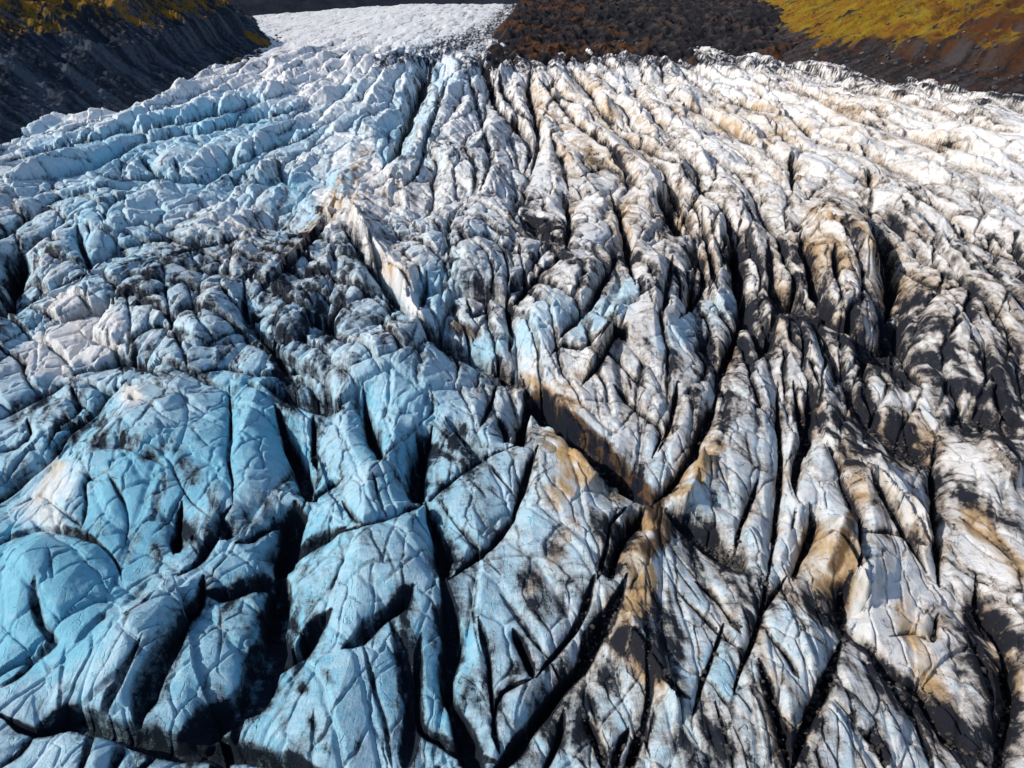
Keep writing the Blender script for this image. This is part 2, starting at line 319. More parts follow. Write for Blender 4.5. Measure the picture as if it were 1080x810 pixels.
WID = fbm(X / 9, Y / 12, 2, 15)
def survey_fields():
    global CUT, RIM, BROAD, SOOT, EDGEASH, CR, CRM
    CUT, RIM, BROAD, SOOT, EDGEASH, CR, CRM = [np.zeros_like(X) for _ in range(7)]
    for (ox, oy), lines in CREV.items():
        for w, dep, s in lines:
            pts = spline(parse(s, ox, oy, 1 / 3.0))
            reach = 36 + 2 * w
            r = near(pts, reach)
            if r is None: continue
            sl, d, run, side = r
            taper = np.clip(np.minimum(run, 1 - run) * 4.5, 0.06, 1) ** 0.7
            hw = np.maximum((0.50 * w * (1 + .55 * sstep(520, 640, pts[:, 1].mean()) * sstep(560, 420, pts[:, 0].mean()) - .12 * sstep(560, 660, pts[:, 0].mean())) + 0.3) * taper * np.clip(0.9 + 0.9 * WID[sl], .45, 1.6), .35)
            mp = MPP[sl]
            prof = np.clip(np.clip(1 - d / (1.25 * hw), 0, 1) * (1 + .06 * w), 0, 1) ** .8
            depth = dep * (0.5 + 2.1 * np.minimum(w, 10) * mp) * taper
            CUT[sl] = np.maximum(CUT[sl], prof * depth)
            e = np.maximum(d - hw, 0)
            low = sstep(500, 620, pts[:, 1].mean() - .25 * (pts[:, 0].mean() - 300))
            rimw = (2.5 + 0.7 * w) * (1 - .35 * sstep(450, 700, pts[:, 0].mean()))
            RIM[sl] = np.maximum(RIM[sl], np.exp(-e / rimw) * dep * taper * (0.5 + 5 * mp) * (0.45 + 0.03 * w))
            BROAD[sl] = np.maximum(BROAD[sl], np.exp(-(e / (6 + .8 * w)) ** 1.1) * taper * dep * np.clip(w / 9, .25, 1.2) * (.7 + 12 * mp) * (1 - .68 * sstep(500, 620, pts[:, 1].mean() - .25 * (pts[:, 0].mean() - 300))))
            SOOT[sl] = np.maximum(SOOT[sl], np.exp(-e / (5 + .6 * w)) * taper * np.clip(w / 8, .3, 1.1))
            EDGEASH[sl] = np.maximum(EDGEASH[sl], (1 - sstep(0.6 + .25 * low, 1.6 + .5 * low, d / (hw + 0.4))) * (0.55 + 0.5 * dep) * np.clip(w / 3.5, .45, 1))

    for hgt, rad, s in CREST:
        pts = spline(parse(s)); r = near(pts, rad * 4)
        sl, d, run, side = r
        CRM[sl] = np.maximum(CRM[sl], np.exp(-(d / (1.3 * rad)) ** 2))
        CR[sl] += 1.5 * hgt * np.exp(-d / rad) * np.clip(np.minimum(run, 1 - run) * 5, 0, 1)
survey_fields()

# natural cells between the surveyed crevasses
skew = 0.55 * np.tanh(X / 60)
dA, idA, ax_, ay_ = worley(PX / 21, (QY + skew * PX) / 44, 2)
dB, idB, bx_, by_ = worley((PX + 1.2 * fine) / 5.2, (QY + skew * PX * 1.6 + 1.2 * fine2) / 9.5, 5)
dA = dA * 21; dB = dB * 5.2
gB = np.clip(9.5 / (3.2 * DY), 0, 1) ** 2
gA = np.clip(27 / (2.5 * DY), 0.25, 1)
rA = np.array(_rng.rand(256), np.float32); rA2 = np.array(_rng.rand(256), np.float32); rA3 = np.array(_rng.rand(256), np.float32)
ang = math.radians(35) * sstep(40, -60, X) - math.radians(16) * sstep(20, 120, X) + (rA3[idA] - .5) * 0.4
ca, sa = np.cos(ang), np.sin(ang)
lx = ax_ * 21; ly = ay_ * 44
SPC = 8.5 - 2.5 * sstep(300, 480, V)
ph = (lx * ca + ly * sa) / SPC + 0.35 * wx + 0.12 * fine + rA[idA] * 9 + 0.8 * perlin((lx * ca + ly * sa) / 21, idA * 3.7, 77)
fr = ph - np.floor(ph); slid = (np.floor(ph).astype(np.int64) * 7 + idA * 13) & 255
dS = np.minimum(fr, 1 - fr) * SPC
gS = np.clip(6.5 / (3.2 * DY * np.abs(sa) + 2.2 * MPP + .5), 0, 1)
rc = PX / 17 + 0.55 * perlin(PX / 60, QY / 120, 91) + 0.10 * fbm(X / 9, Y / 30, 2, 92)
rf = rc - np.floor(rc); rid = (np.floor(rc).astype(np.int64) * 31) & 255
tent = np.where(rf < .4, rf / .4, (1 - rf) / .6)
dR = np.minimum(rf, 1 - rf) * 17
RH = 5.2 * (0.75 + 0.9 * perlin(rid * 2.7, QY / 55, 93)) * tent ** .85 - 1.6 * (1 - sstep(.2, 1.1, dR))
natA = 0.30 + 0.70 * sstep(430, 300, V)
Z = BR.copy()
OUT = np.clip(sstep(1075, 1190, U) + sstep(5, -110, U) + sstep(812, 880, V), 0, 1)
natA = np.maximum(natA, .75 * OUT)
natR = (1 - .8 * CRM) * (1 - .55 * sstep(620, 540, U) * sstep(200, 250, V)) * np.maximum(sstep(470, 330, V), .8 * OUT) * (1 - .3 * sstep(9 * H, 12 * H, Y))
Z += natR * RH
Z += gA * natA * ((1 - np.exp(-dA / 4.5)) * 1.6 + (rA[idA] - .5) * 1.6 + ((rA2[idA] - .5) * ax_ + (rA3[idA] - .5) * ay_) * (9 - 6 * sstep(300, 200, V) + 7 * sstep(420, 520, V) - 8 * sstep(560, 680, V)))
Z -= gA * natA * 1.2 * (1 - sstep(0.15, 0.9, dA))
nB = 0.30 + 0.70 * sstep(430, 280, V)
nS = (0.22 + 0.78 * sstep(470, 360, V)) * gS * gA * (1 - .5 * sstep(280, 180, V))
Z += nS * ((0.55 - fr) * 1.5 + (rA2[slid] - .5) * .8 + (rA[slid] - .5) * ly * .05 - 1.5 * (1 - sstep(.1, .9, dS)))
nB = nB * (.45 - .25 * sstep(260, 140, V))
Z += gB * nB * ((1 - np.exp(-dB / 0.7)) * 0.55 + (rA2[idB] - .5) * 0.9 + ((rA[idB] - .5) * bx_ + (rA3[idB] - .5) * by_) * 3.6)
Z -= gB * (0.5 + .5 * nB) * 0.5 * (1 - sstep(0.03, 0.3, dB))
Z += gB * (.08 + .6 * sstep(520, 380, V)) * ridged(PX / 6 + 0.5 * fine, QY / 30, 2, 41)
Z += 0.13 * fine * gB + np.clip(1.5 / (2 * DY), 0, 1) * 0.07 * fbm(X / 1.3, Y / 1.3, 3, 51)
NAT = Z
for _ in range(2):                 # lay the lines again on the relief they have made
    resurvey(NAT + CR - .8 * (RIM + BROAD))
    survey_fields()
MARGIN = sstep(-2.95 * H, -3.5 * H, X) * 9 + 7 * sstep(-.75 * H, .1 * H, X - (4.75 * H - .41 * (Y - 6 * H))) * sstep(4 * H, 5.5 * H, Y)
Z = NAT + CR - RIM - BROAD - MARGIN
resurvey(Z)
Z = Z - CUT
FRACT = np.zeros_like(X)
for i, (deg, spc) in enumerate(((24, 6.5), (-38, 8.0), (66, 11.0), (-8, 7.0), (20, 17.0), (-32, 20.0), (52, 34.0))):
    a_ = math.radians(deg); c_ = (X * math.cos(a_) + Y * math.sin(a_)) / spc + .5 * wx + .03 * fine + .5 * perlin(X / 70, Y / 70, 160 + i)
    f_ = c_ - np.floor(c_); d_ = np.minimum(f_, 1 - f_) * spc
    along = (-X * math.sin(a_) + Y * math.cos(a_)) / 16
    gate = sstep(.12 + .12 * sstep(420, 560, V), .45, perlin(np.floor(c_ + .5) * 3.3 + .5, along, 170 + i))
    wd = .10 + 1.1 * MPP * abs(math.cos(a_)) + .55 * DY * abs(math.sin(a_))
    zone = sstep(180, 320, V) if i < 4 else sstep(340, 250, V) * sstep(14 * H, 10 * H, Y)
    FRACT = np.maximum(FRACT, (1 - sstep(.3, 1.3, d_ / wd)) * gate * np.clip(spc / (3.0 * (DY * abs(math.sin(a_)) + MPP)), 0, 1) * zone)
Z -= (0.20 + .6 * sstep(420, 300, V)) * FRACT
# the sheet eases out far up-glacier
Z = BR + (Z - BR) * flat
# moulin on the dome
mu, mv = project(X, Y, Z)
MOULIN = np.exp(-(((mu - 140) / 4.0) ** 2 + ((mv - 418) / 2.8) ** 2) ** 2)
Z -= 6 * MOULIN

# ---------------- stains that lie on the ice, with one painted cast shadow among them
FLD = {k: np.zeros_like(X) for k in "AODCW"}
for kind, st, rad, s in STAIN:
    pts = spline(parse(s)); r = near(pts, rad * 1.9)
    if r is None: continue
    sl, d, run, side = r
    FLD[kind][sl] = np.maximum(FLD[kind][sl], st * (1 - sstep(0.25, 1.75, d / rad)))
smear = .8 * fbm(PX / 2.6 + wx, QY / 20 + PX / 30, 4, 61, .6) + .7 * fbm((X * .82 + Y * .57) / 2.4 + .6 * wx, (Y * .82 - X * .57) / 17, 4, 63, .6)
smear2 = fbm(PX / 14 + wx, QY / 17, 4, 71, .55)
blot = fbm(X / 45, Y / 60, 3, 81)
left = sstep(110, -190, U - (500 + 0.17 * V))
ash = 0.50 * FLD["A"] * (1 + 1.7 * smear + .4 * smear2) + 0.05 + SOOT * (.42 + .16 * sstep(540, 640, V) * sstep(620, 480, U) + .6 * smear)  # real ash plus the cast shadow painted by the wide A stroke
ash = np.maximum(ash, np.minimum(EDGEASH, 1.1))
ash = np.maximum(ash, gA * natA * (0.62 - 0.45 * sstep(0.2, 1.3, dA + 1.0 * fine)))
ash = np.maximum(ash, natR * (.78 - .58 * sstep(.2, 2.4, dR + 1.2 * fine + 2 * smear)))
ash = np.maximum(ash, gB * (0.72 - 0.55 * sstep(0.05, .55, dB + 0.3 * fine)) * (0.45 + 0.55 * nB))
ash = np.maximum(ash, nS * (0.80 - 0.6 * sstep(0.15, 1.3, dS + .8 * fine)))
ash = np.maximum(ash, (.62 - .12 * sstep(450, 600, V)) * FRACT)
region = 0.03 * sstep(150, 260, V) * sstep(470, 380, V) * sstep(180, 260, U) * sstep(660, 480, U) + 0.10 * sstep(480, 700, U) * sstep(200, 420, V)
ash += 0.09 * sstep(180, 350, V) * sstep(420, 600, U) + 0.05 * sstep(170, 260, V)
ash += 0.62 * smear * (0.6 + 0.8 * np.clip(blot + .4, 0, 1)) + 0.24 * smear2 + 0.22 * blot + 0.16 * (rA3[idA] - .5) * natA + region
ash -= 0.55 * FLD["W"] + 0.35 * FLD["C"]
ash += .05 * sstep(620, 720, U) * sstep(260, 180, V)
ash -= 0.05 + 0.05 * sstep(560, 440, U) * sstep(80, 120, V) * sstep(260, 190, V)
ash -= 0.10 * sstep(9 * H, 12 * H, Y) + 0.02 * sstep(640, 760, U) * sstep(230, 120, V)
ash += sstep(8 * H, 10 * H, Y) * (.12 + .5 * fbm(X / 16, Y / 130, 3, 181))
ash = np.clip(ash + MOULIN, 0, 1)
ochre = FLD["O"] * np.clip(0.62 + 0.6 * smear2 + .9 * smear, 0, 1.3) * (.62 + .8 * sstep(330, 420, V)) + 0.16 * sstep(430, 700, U) * (0.5 + blot) * sstep(800, 450, V) + 0.3 * np.clip(smear, 0, 1) * sstep(500, 760, U)
ochre = .95 * ochre + sstep(420, 620, U) * SOOT * (.46 + 1.1 * smear2) + sstep(330, 520, U) * sstep(330, 200, V) * sstep(850, 650, U) * np.clip(-.05 + 1.3 * smear + .7 * blot, 0, .7) * sstep(4, 1, dR) + .12 * CR * np.clip(.4 + smear, 0, 1)
ochre = np.clip(ochre - 0.5 * FLD["C"], 0, 1)
silt = np.clip(FLD["D"] * (0.9 + 0.5 * smear), 0, 1)
blue = np.clip((0.24 + .07 * sstep(380, 480, V)) * left + 0.45 * FLD["C"] + 0.14 * (rA[idB] - .5) + 0.4 * blot * left + 0.08 + .42 * np.clip(BROAD * .3 + RIM * .3, 0, 1) * left - .10 * natR * tent - 0.6 * FLD["W"] - 0.14 * sstep(280, 200, V) * left - 0.20 * sstep(4 * H, 8 * H, Y) * left - .25 * ochre, 0, 1)
blue = np.clip(blue + 0.22 * sstep(330, 520, V) * sstep(1080, 760, U), 0, 1)

def grid_mesh(name, X, Y, Z, attrs, flip=False):
    ny, nx = X.shape
    me = bpy.data.meshes.new(name)
    me.vertices.add(nx * ny)
    me.vertices.foreach_set("co", np.stack([X, Y, Z], -1).astype(np.float32).ravel())
    i = np.arange(nx * ny, dtype=np.int32).reshape(ny, nx)
    q = np.stack([i[1:, :-1], i[1:, 1:], i[:-1, 1:], i[:-1, :-1]], -1).reshape(-1, 4)
    if flip: q = q[:, ::-1]
    n = len(q)
    me.loops.add(n * 4); me.loops.foreach_set("vertex_index", np.ascontiguousarray(q).ravel())
    me.polygons.add(n)
    me.polygons.foreach_set("loop_start", np.arange(0, n * 4, 4, dtype=np.int32))
    me.polygons.foreach_set("use_smooth", np.ones(n, dtype=bool))
    me.update(calc_edges=True)
    for k, a in attrs.items():
        at = me.attributes.new(k, "FLOAT", "POINT")
        at.data.foreach_set("value", a.astype(np.float32).ravel())
    return me

def link(name, me, mat=None, kind=None, label=None, cat=None, group=None, parent=None):
    o = bpy.data.objects.new(name, me); C.objects.link(o)
    if mat is not None:
        me.materials.clear(); me.materials.append(mat)
    if kind: o["kind"] = kind
    if label: o["label"] = label
    if cat: o["category"] = cat
    if group: o["group"] = group
    if parent: o.parent = parent
    return o

# ------------------------------------------------------------------ materials
class NT:
    def __init__(s, name):
        s.m = bpy.data.materials.new(name); s.m.use_nodes = True
        s.t = s.m.node_tree; s.t.nodes.clear()
        s.out = s.n("ShaderNodeOutputMaterial"); s.b = s.n("ShaderNodeBsdfPrincipled")
        s.l(s.b.outputs[0], s.out.inputs[0])
    def n(s, k, **kw):
        nd = s.t.nodes.new(k)
        for a, b in kw.items(): setattr(nd, a, b)
        return nd
    def l(s, a, b): s.t.links.new(a, b)
    def attr(s, nm): return s.n("ShaderNodeAttribute", attribute_name=nm).outputs["Fac"]
    def math(s, op, a, b=None, c=None, clamp=False):
        nd = s.n("ShaderNodeMath", operation=op, use_clamp=clamp)
        for i, v in enumerate((a, b, c)):
            if v is None: continue
            if isinstance(v, (int, float)): nd.inputs[i].default_value = v
            else: s.l(v, nd.inputs[i])
        return nd.outputs[0]
    def ramp(s, v, lo, hi):
        nd = s.n("ShaderNodeMapRange", interpolation_type="SMOOTHSTEP")
        s.l(v, nd.inputs[0]); nd.inputs[1].default_value = lo; nd.inputs[2].default_value = hi
        return nd.outputs[0]
    def mix(s, f, a, b):
        nd = s.n("ShaderNodeMix", data_type="RGBA")
        if isinstance(f, (int, float)): nd.inputs[0].default_value = f
        else: s.l(f, nd.inputs[0])
        for i, v in ((6, a), (7, b)):
            if isinstance(v, tuple): nd.inputs[i].default_value = (*v, 1)
            else: s.l(v, nd.inputs[i])
        return nd.outputs[2]
    def pos(s, sc=(1, 1, 1), rot=0):
        g = s.n("ShaderNodeNewGeometry"); mp = s.n("ShaderNodeMapping")
        s.l(g.outputs["Position"], mp.inputs[0]); mp.inputs["Scale"].default_value = sc; mp.inputs["Rotation"].default_value = (0, 0, rot)
        return mp.outputs[0]
    def noise(s, vec, scale, det=4, rough=.6, dist=0):
        nd = s.n("ShaderNodeTexNoise"); s.l(vec, nd.inputs["Vector"])
        nd.inputs["Scale"].default_value = scale; nd.inputs["Detail"].default_value = det
        nd.inputs["Roughness"].default_value = rough; nd.inputs["Distortion"].default_value = dist
        return nd.outputs[0]
    def bump(s, hgt, dist, strength=1.0):
        nd = s.n("ShaderNodeBump"); s.l(hgt, nd.inputs["Height"]); nd.inputs["Distance"].default_value = dist; nd.inputs["Strength"].default_value = strength
        s.l(nd.outputs[0], s.b.inputs["Normal"])

def ice_material():
    k = NT("glacier_ice")
    p = k.pos()
    pst = k.pos((1.0, 0.28, 0.6), math.radians(24))
    pcr = k.pos((0.30, 1.5, 0.8), math.radians(-20)); n4 = k.noise(pcr, 0.8, 5, .72, .4)
    n1 = k.noise(p, 0.55, 4, .65, .6); n2 = k.noise(pst, 0.9, 5, .7, .8); n3 = k.noise(p, 4.0, 4, .65)
    ash = k.attr("ash")
    a = k.math("MULTIPLY_ADD", k.math("SUBTRACT", n2, .5), 0.75, ash)
    a = k.math("MULTIPLY_ADD", k.math("SUBTRACT", n1, .5), 0.45, a)
    a = k.math("MULTIPLY_ADD", k.math("SUBTRACT", n3, .5), 0.42, a)
    n5 = k.noise(p, 15.0, 3, .6)
    a = k.math("MULTIPLY_ADD", k.math("SUBTRACT", n5, .5), 0.30, a)
    vo = k.n("ShaderNodeTexVoronoi", feature="DISTANCE_TO_EDGE"); vd = k.n("ShaderNodeVectorMath", operation="MULTIPLY_ADD")
    nz = k.n("ShaderNodeTexNoise"); k.l(p, nz.inputs["Vector"]); nz.inputs["Scale"].default_value = .35; nz.inputs["Detail"].default_value = 3
    k.l(nz.outputs["Color"], vd.inputs[0]); vd.inputs[1].default_value = (1.6, 1.6, 1.6); k.l(k.pos((1.0, .34, .6), math.radians(33)), vd.inputs[2])
    k.l(vd.outputs[0], vo.inputs["Vector"]); vo.inputs["Scale"].default_value = .42
    hair = k.math("MULTIPLY", k.math("SUBTRACT", 1.0, k.ramp(vo.outputs["Distance"], 0.0, .035)), k.ramp(n1, .45, .62))
    a = k.math("MULTIPLY_ADD", hair, 0.26, a)
    a = k.math("MULTIPLY_ADD", k.math("SUBTRACT", n4, .5), 0.75, a)
    heavy = k.ramp(a, 0.46, 0.90)
    light = k.ramp(a, 0.14, 0.62)
    blue = k.math("MULTIPLY_ADD", k.math("SUBTRACT", n1, .5), 0.9, k.attr("blue"))
    blue = k.math("MULTIPLY_ADD", k.math("SUBTRACT", n4, .5), 0.7, blue, clamp=True)
    ice = k.mix(k.ramp(blue, 0.0, 0.55), (0.66, 0.68, 0.70), (0.37, 0.57, 0.70))
    ice = k.mix(k.ramp(blue, 0.45, 1.1), ice, (0.14, 0.45, 0.63))
    och = k.math("MULTIPLY_ADD", k.math("SUBTRACT", n2, .5), 0.9, k.attr("ochre"))
    ice = k.mix(k.ramp(och, 0.05, 1.0), ice, (0.44, 0.295, 0.13))
    ice = k.mix(k.math("MULTIPLY", light, 0.62), ice, k.mix(k.attr("warm"), (0.105, 0.11, 0.13), (0.185, 0.145, 0.11)))
    silt = k.math("MULTIPLY_ADD", k.math("SUBTRACT", n2, .5), 0.7, k.attr("silt"))
    ice = k.mix(k.ramp(silt, 0.25, 0.75), ice, (0.075, 0.04, 0.014))
    grit = k.mix(k.ramp(n5, .42, .68), (0.004, 0.008, 0.018), (0.017, 0.021, 0.030))
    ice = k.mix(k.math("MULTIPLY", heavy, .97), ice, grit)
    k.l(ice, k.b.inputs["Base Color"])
    k.b.inputs["Roughness"].default_value = 0.55
    k.l(k.math("MULTIPLY_ADD", heavy, -.32, .38), k.b.inputs["Specular IOR Level"])
    hgt = k.math("ADD", k.math("MULTIPLY", n2, .32), k.math("ADD", k.math("MULTIPLY", n1, 0.22), k.math("ADD", k.math("MULTIPLY", n4, .28), k.math("MULTIPLY", n3, .26))))
    hgt = k.math("MULTIPLY_ADD", hair, -.22, hgt)
    hgt = k.math("MULTIPLY_ADD", n5, .17, hgt)
    sp = k.n("ShaderNodeSeparateXYZ"); k.l(p, sp.inputs[0])
    hgt = k.math("MULTIPLY", hgt, k.math("SUBTRACT", 1.0, k.math("MULTIPLY", k.ramp(sp.outputs[1], 250.0, 700.0), .85)))
    k.bump(hgt, 0.8, 0.9)
    return k.m

def rock_material(name, dark, mid, grass1, grass2, nsc=1.0, bumpd=1.5):
    k = NT(name)
    p = k.pos()
    n1 = k.noise(p, 0.05 * nsc, 8, .68, .5); n2 = k.noise(p, 0.35 * nsc, 6, .7); n3 = k.noise(p, 1.6 * nsc, 4, .6)
    tn = k.math("MULTIPLY_ADD", k.math("SUBTRACT", n2, .5), 1.3, k.attr("tone"))
    col = k.mix(k.ramp(tn, .2, .85), dark, mid)
    g = k.math("MULTIPLY_ADD", k.math("SUBTRACT", n1, .5), 1.0, k.attr("grass"))
    g = k.math("MULTIPLY_ADD", k.math("SUBTRACT", n2, .5), 0.8, g)
    gc = k.mix(k.ramp(n1, .38, .62), grass1, grass2)
    col = k.mix(k.math("MULTIPLY", k.ramp(g, .30, .74), .95), col, gc)
    r = k.math("MULTIPLY_ADD", k.math("SUBTRACT", n2, .5), 0.8, k.attr("rust"))
    col = k.mix(k.ramp(r, .35, .8), col, (0.060, 0.024, 0.008))
    k.l(col, k.b.inputs["Base Color"]); k.b.inputs["Roughness"].default_value = .9; k.b.inputs["Specular IOR Level"].default_value = .15
    k.bump(k.math("ADD", n2, k.math("MULTIPLY", n3, .4)), bumpd, .9)
    return k.m

def plain(name, c1, c2, sc, rough=.85, bumpd=.2):
    k = NT(name); n = k.noise(k.pos(), sc, 6, .65)
    k.l(k.mix(k.ramp(n, .35, .68), c1, c2), k.b.inputs["Base Color"]); k.b.inputs["Roughness"].default_value = rough
    k.bump(n, bumpd, .8)
    return k.m

M_ICE = ice_material()
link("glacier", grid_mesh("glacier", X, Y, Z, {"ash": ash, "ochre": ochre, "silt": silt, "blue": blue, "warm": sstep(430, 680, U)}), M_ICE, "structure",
     "crevassed blue and white glacier streaked with black ash, filling the valley", "glacier")

# ------------------------------------------------------------------ valley sides: strips that rise from an edge line
def strip(edge, ts, ns, height, sidesign=1):
    """edge: world points; ts: distances out from the edge; height(s, t, x, y) -> z"""
    E = spline([(a * H, b * H) for a, b in edge], 6.0)
    L = np.concatenate([[0], np.cumsum(np.hypot(*np.diff(E, axis=0).T))])
    s = np.interp(np.linspace(0, 1, ns), np.linspace(0, 1, len(L)), L)
    s = np.linspace(0, L[-1], ns)
    ex = np.interp(s, L, E[:, 0]); ey = np.interp(s, L, E[:, 1])
    tx = np.gradient(ex); ty = np.gradient(ey)
    k = 41; ker = np.ones(k) / k
    sm = lambda a: np.convolve(np.pad(a, k // 2, mode="edge"), ker, "valid")
    tx, ty = sm(tx), sm(ty); l = np.hypot(tx, ty); nx, ny = sidesign * ty / l, -sidesign * tx / l
    S, T = np.meshgrid(s, ts)
    x = ex[None] + nx[None] * T; y = ey[None] + ny[None] * T
    return S, T, x, y

# left: dark scree and cliff
ts = np.concatenate([np.linspace(-14, 150, 330), np.linspace(151, 420, 120)])
S, T, x, y = strip([(-3.7, 2.6), (-3.62, 4.0), (-3.58, 4.95), (-3.5, 5.6), (-3.38, 6.4), (-3.35, 7.2), (-3.2, 8.0), (-3.15, 8.8), (-3.3, 9.8), (-3.62, 11.6), (-4.7, 14.5), (-5.7, 17.2), (-7.5, 20)], ts, 900, None, -1)
wob = fbm(S / 60, T / 90, 3, 101)
gul = ridged(S / 26 + 0.5 * wob, T / 150 + wob * .4, 4, 103, .55)
cl = sstep(300, 520, S) * sstep(960, 700, S)
base = 0.62 * np.minimum(T, 115) + 0.12 * np.maximum(T - 115, 0)
base += cl * (13 * sstep(30, 42, T + 6 * wob) + 8 * sstep(64, 72, T + 9 * wob) - 0.25 * np.maximum(T - 72, 0))
z = -6 + base + (gul - .35) * np.clip(T, 0, 40) * .2 + 7.0 * fbm(S / 22, T / 18, 5, 105, .62) * np.clip(T / 12, 0, 1) + 1.0 * fbm(S / 4, T / 4, 3, 107)
slope_t = np.gradient(z, axis=0) / np.gradient(T, axis=0)
grass = 0.62 * sstep(30, 42, z + 10 * wob) + .5 * fbm(S / 9, T / 16, 3, 182) * sstep(24, 36, z) * sstep(260, 420, S) + .30 * sstep(1.0, .3, slope_t) - .18
grass = np.maximum(grass, .75 * sstep(24, 10, np.hypot((S - 690) / 2.2, T - 14)))
M_SCREE = rock_material("dark_scree", (0.010, 0.017, 0.030), (0.060, 0.080, 0.108), (0.16, 0.105, 0.010), (0.26, 0.13, 0.012))
link("scree_slope", grid_mesh("scree_slope", x, y, z, {"grass": grass, "rust": .05 + .3 * fbm(S / 30, T / 40, 3, 151), "tone": .42 + .9 * fbm(S / 7 + wob, T / 60, 4, 152) + .5 * wob}, True), M_SCREE, "structure",
     "steep dark scree and cliff slope along the shaded left edge of the glacier", "mountain slope")

# right: golden hillside
ts = np.concatenate([np.linspace(-14, 150, 300), np.linspace(151, 900, 160)])
S, T, x, y = strip([(7.6, 2.2), (5.9, 4.2), (4.75, 6.0), (4.2, 7.1), (3.72, 8.5), (3.35, 9.4), (3.35, 10.6), (3.8, 13), (4.6, 17), (5.9, 22), (8.0, 30)], ts, 1000, None, 1)
wob = fbm(S / 70, T / 90, 3, 111)
gul = ridged(S / 30 + .6 * wob + T / 130, T / 190, 4, 113, .55)
near_ = sstep(700, 420, S)
base = .38 * np.clip(T + 14, 0, 22) + 0.16 * np.clip(T - 8, 0, 22) + near_ * (16 * sstep(34, 44, T + 8 * wob) + 9 * sstep(60, 66, T + 8 * wob)) + (0.40 + .1 * near_) * np.maximum(T - 30, 0)
z = -4 + base + (gul - .4) * np.clip(T - 20, 0, 60) * .2 + 3.6 * fbm(S / 18, T / 18, 5, 115, .6) * np.clip(T / 20, 0.3, 1) + 2.6 * ridged(S / 8, T / 8, 4, 117) * sstep(60, 20, T)
slope_t = np.gradient(z, axis=0) / np.gradient(T, axis=0)
streak = fbm(S / 11 + wob, T / 90, 4, 154)
grass = .80 * sstep(30, 56, T + 12 * wob) * sstep(2.6, 1.2, slope_t) + .75 * streak + .14 - .45 * sstep(.45, .85, gul) * sstep(600, 740, S) - .30 * near_ * sstep(.3, .8, gul) - .25 * near_ * sstep(90, 60, T)
rust = .38 + .35 * near_ * sstep(10, 60, T) + .5 * fbm(S / 14, T / 14, 4, 191)
M_HILL = rock_material("grassy_hill", (0.012, 0.011, 0.013), (0.050, 0.045, 0.050), (0.215, 0.155, 0.010), (0.19, 0.090, 0.007), 1.0, 2.6)
link("grassy_hillside", grid_mesh("grassy_hillside", x, y, z, {"grass": grass, "rust": rust, "tone": .45 + .9 * fbm(S / 8 + wob, T / 70, 4, 153) + .3 * wob}), M_HILL, "structure",
     "golden grass hillside with dark gullies above the right edge of the glacier", "hillside")

# middle: debris mound between the two arms of ice
gu = np.linspace(-0.9 * H, 6.5 * H, 640); gv = np.concatenate([np.linspace(7.3 * H, 13 * H, 320), np.linspace(13 * H, 30 * H, 260)])
x, y = np.meshgrid(gu, gv)
w1 = fbm(x / 60, y / 90, 4, 121); w2 = fbm(x / 14, y / 20, 4, 123)
front = sstep(0, 70, y - (7.95 * H + 0.32 * np.maximum(x, -.3 * H)) + 40 * w1 + 18 * w2 + 40 * sstep(0.6 * H, -.4 * H, x) * 0 - 0)
leftb = sstep(-.12 * H, .25 * H, x - (-.47 * H + .057 * (y - 8.3 * H)) + 14 * w1)
back = 1 - 0.8 * sstep(17 * H, 26 * H, y)
z = -7 + front * leftb * (9 + 15 * back * sstep(9.5 * H, 14 * H, y) + 6 * w1) + 6.0 * w2 * front * leftb + 9 * ridged(x / 34, y / 70, 5, 125) * front * leftb
rust = .04 + .9 * w1 + .8 * w2 + .30 * sstep(2.4 * H, .8 * H, x)
M_MOR = rock_material("moraine_debris", (0.008, 0.008, 0.011), (0.042, 0.036, 0.036), (0.12, 0.06, 0.01), (0.10, 0.045, 0.01), 1.3)
link("moraine", grid_mesh("moraine", x, y, z, {"grass": 0 * z - .3, "rust": rust, "tone": .22 + 1.3 * w2 + .6 * w1}, True), M_MOR, "structure",
     "dark brown debris mound between the far ice and the golden hillside", "moraine")

# far hills behind the upper ice
ts = np.concatenate([np.linspace(-30, 300, 80), np.linspace(310, 1800, 60)])
S, T, x, y = strip([(-14, 15), (-8, 16.0), (-5.6, 18.0), (-3.8, 21.5), (-1.5, 22.6), (.4, 22.8), (2.2, 26.5), (4.2, 27.5), (9, 27), (16, 24)], ts, 420, None, -1)
z = -8 + .42 * T + 12 * fbm(S / 90, T / 90, 5, 131) * np.clip(T / 40, 0, 1) + 6 * ridged(S / 60, T / 300, 3, 133)
M_FAR = rock_material("far_rock", (0.008, 0.011, 0.02), (0.025, 0.032, 0.05), (0.05, 0.04, 0.01), (0.04, 0.035, 0.012), .5)
link("distant_hills", grid_mesh("distant_hills", x, y, z, {"grass": 0 * z, "rust": 0 * z, "tone": 0 * z + .4}, True), M_FAR, "structure",
     "dark blue hills closing the valley behind the far ice", "hills")

# pale snowfield beyond the mound
gx, gy = np.meshgrid(np.linspace(2.6 * H, 7.5 * H, 80), np.linspace(20 * H, 27 * H, 80))
link("snowfield", grid_mesh("snowfield", gx, gy, 6 + 3 * fbm(gx / 80, gy / 80, 3, 141), {}, True), plain("snow", (0.75, .78, .82), (.85, .87, .9), .02), "structure",
     "small pale snowfield showing past the dark debris mound", "snowfield")

# valley floor to the horizon
gx, gy = np.meshgrid(np.linspace(-30000, 30000, 60), np.linspace(-20000, 40000, 60))
link("ground", grid_mesh("ground", gx, gy, 0 * gx - 14, {}, True), plain("valley_ground", (0.02, .02, .022), (.05, .045, .04), .01), "structure")

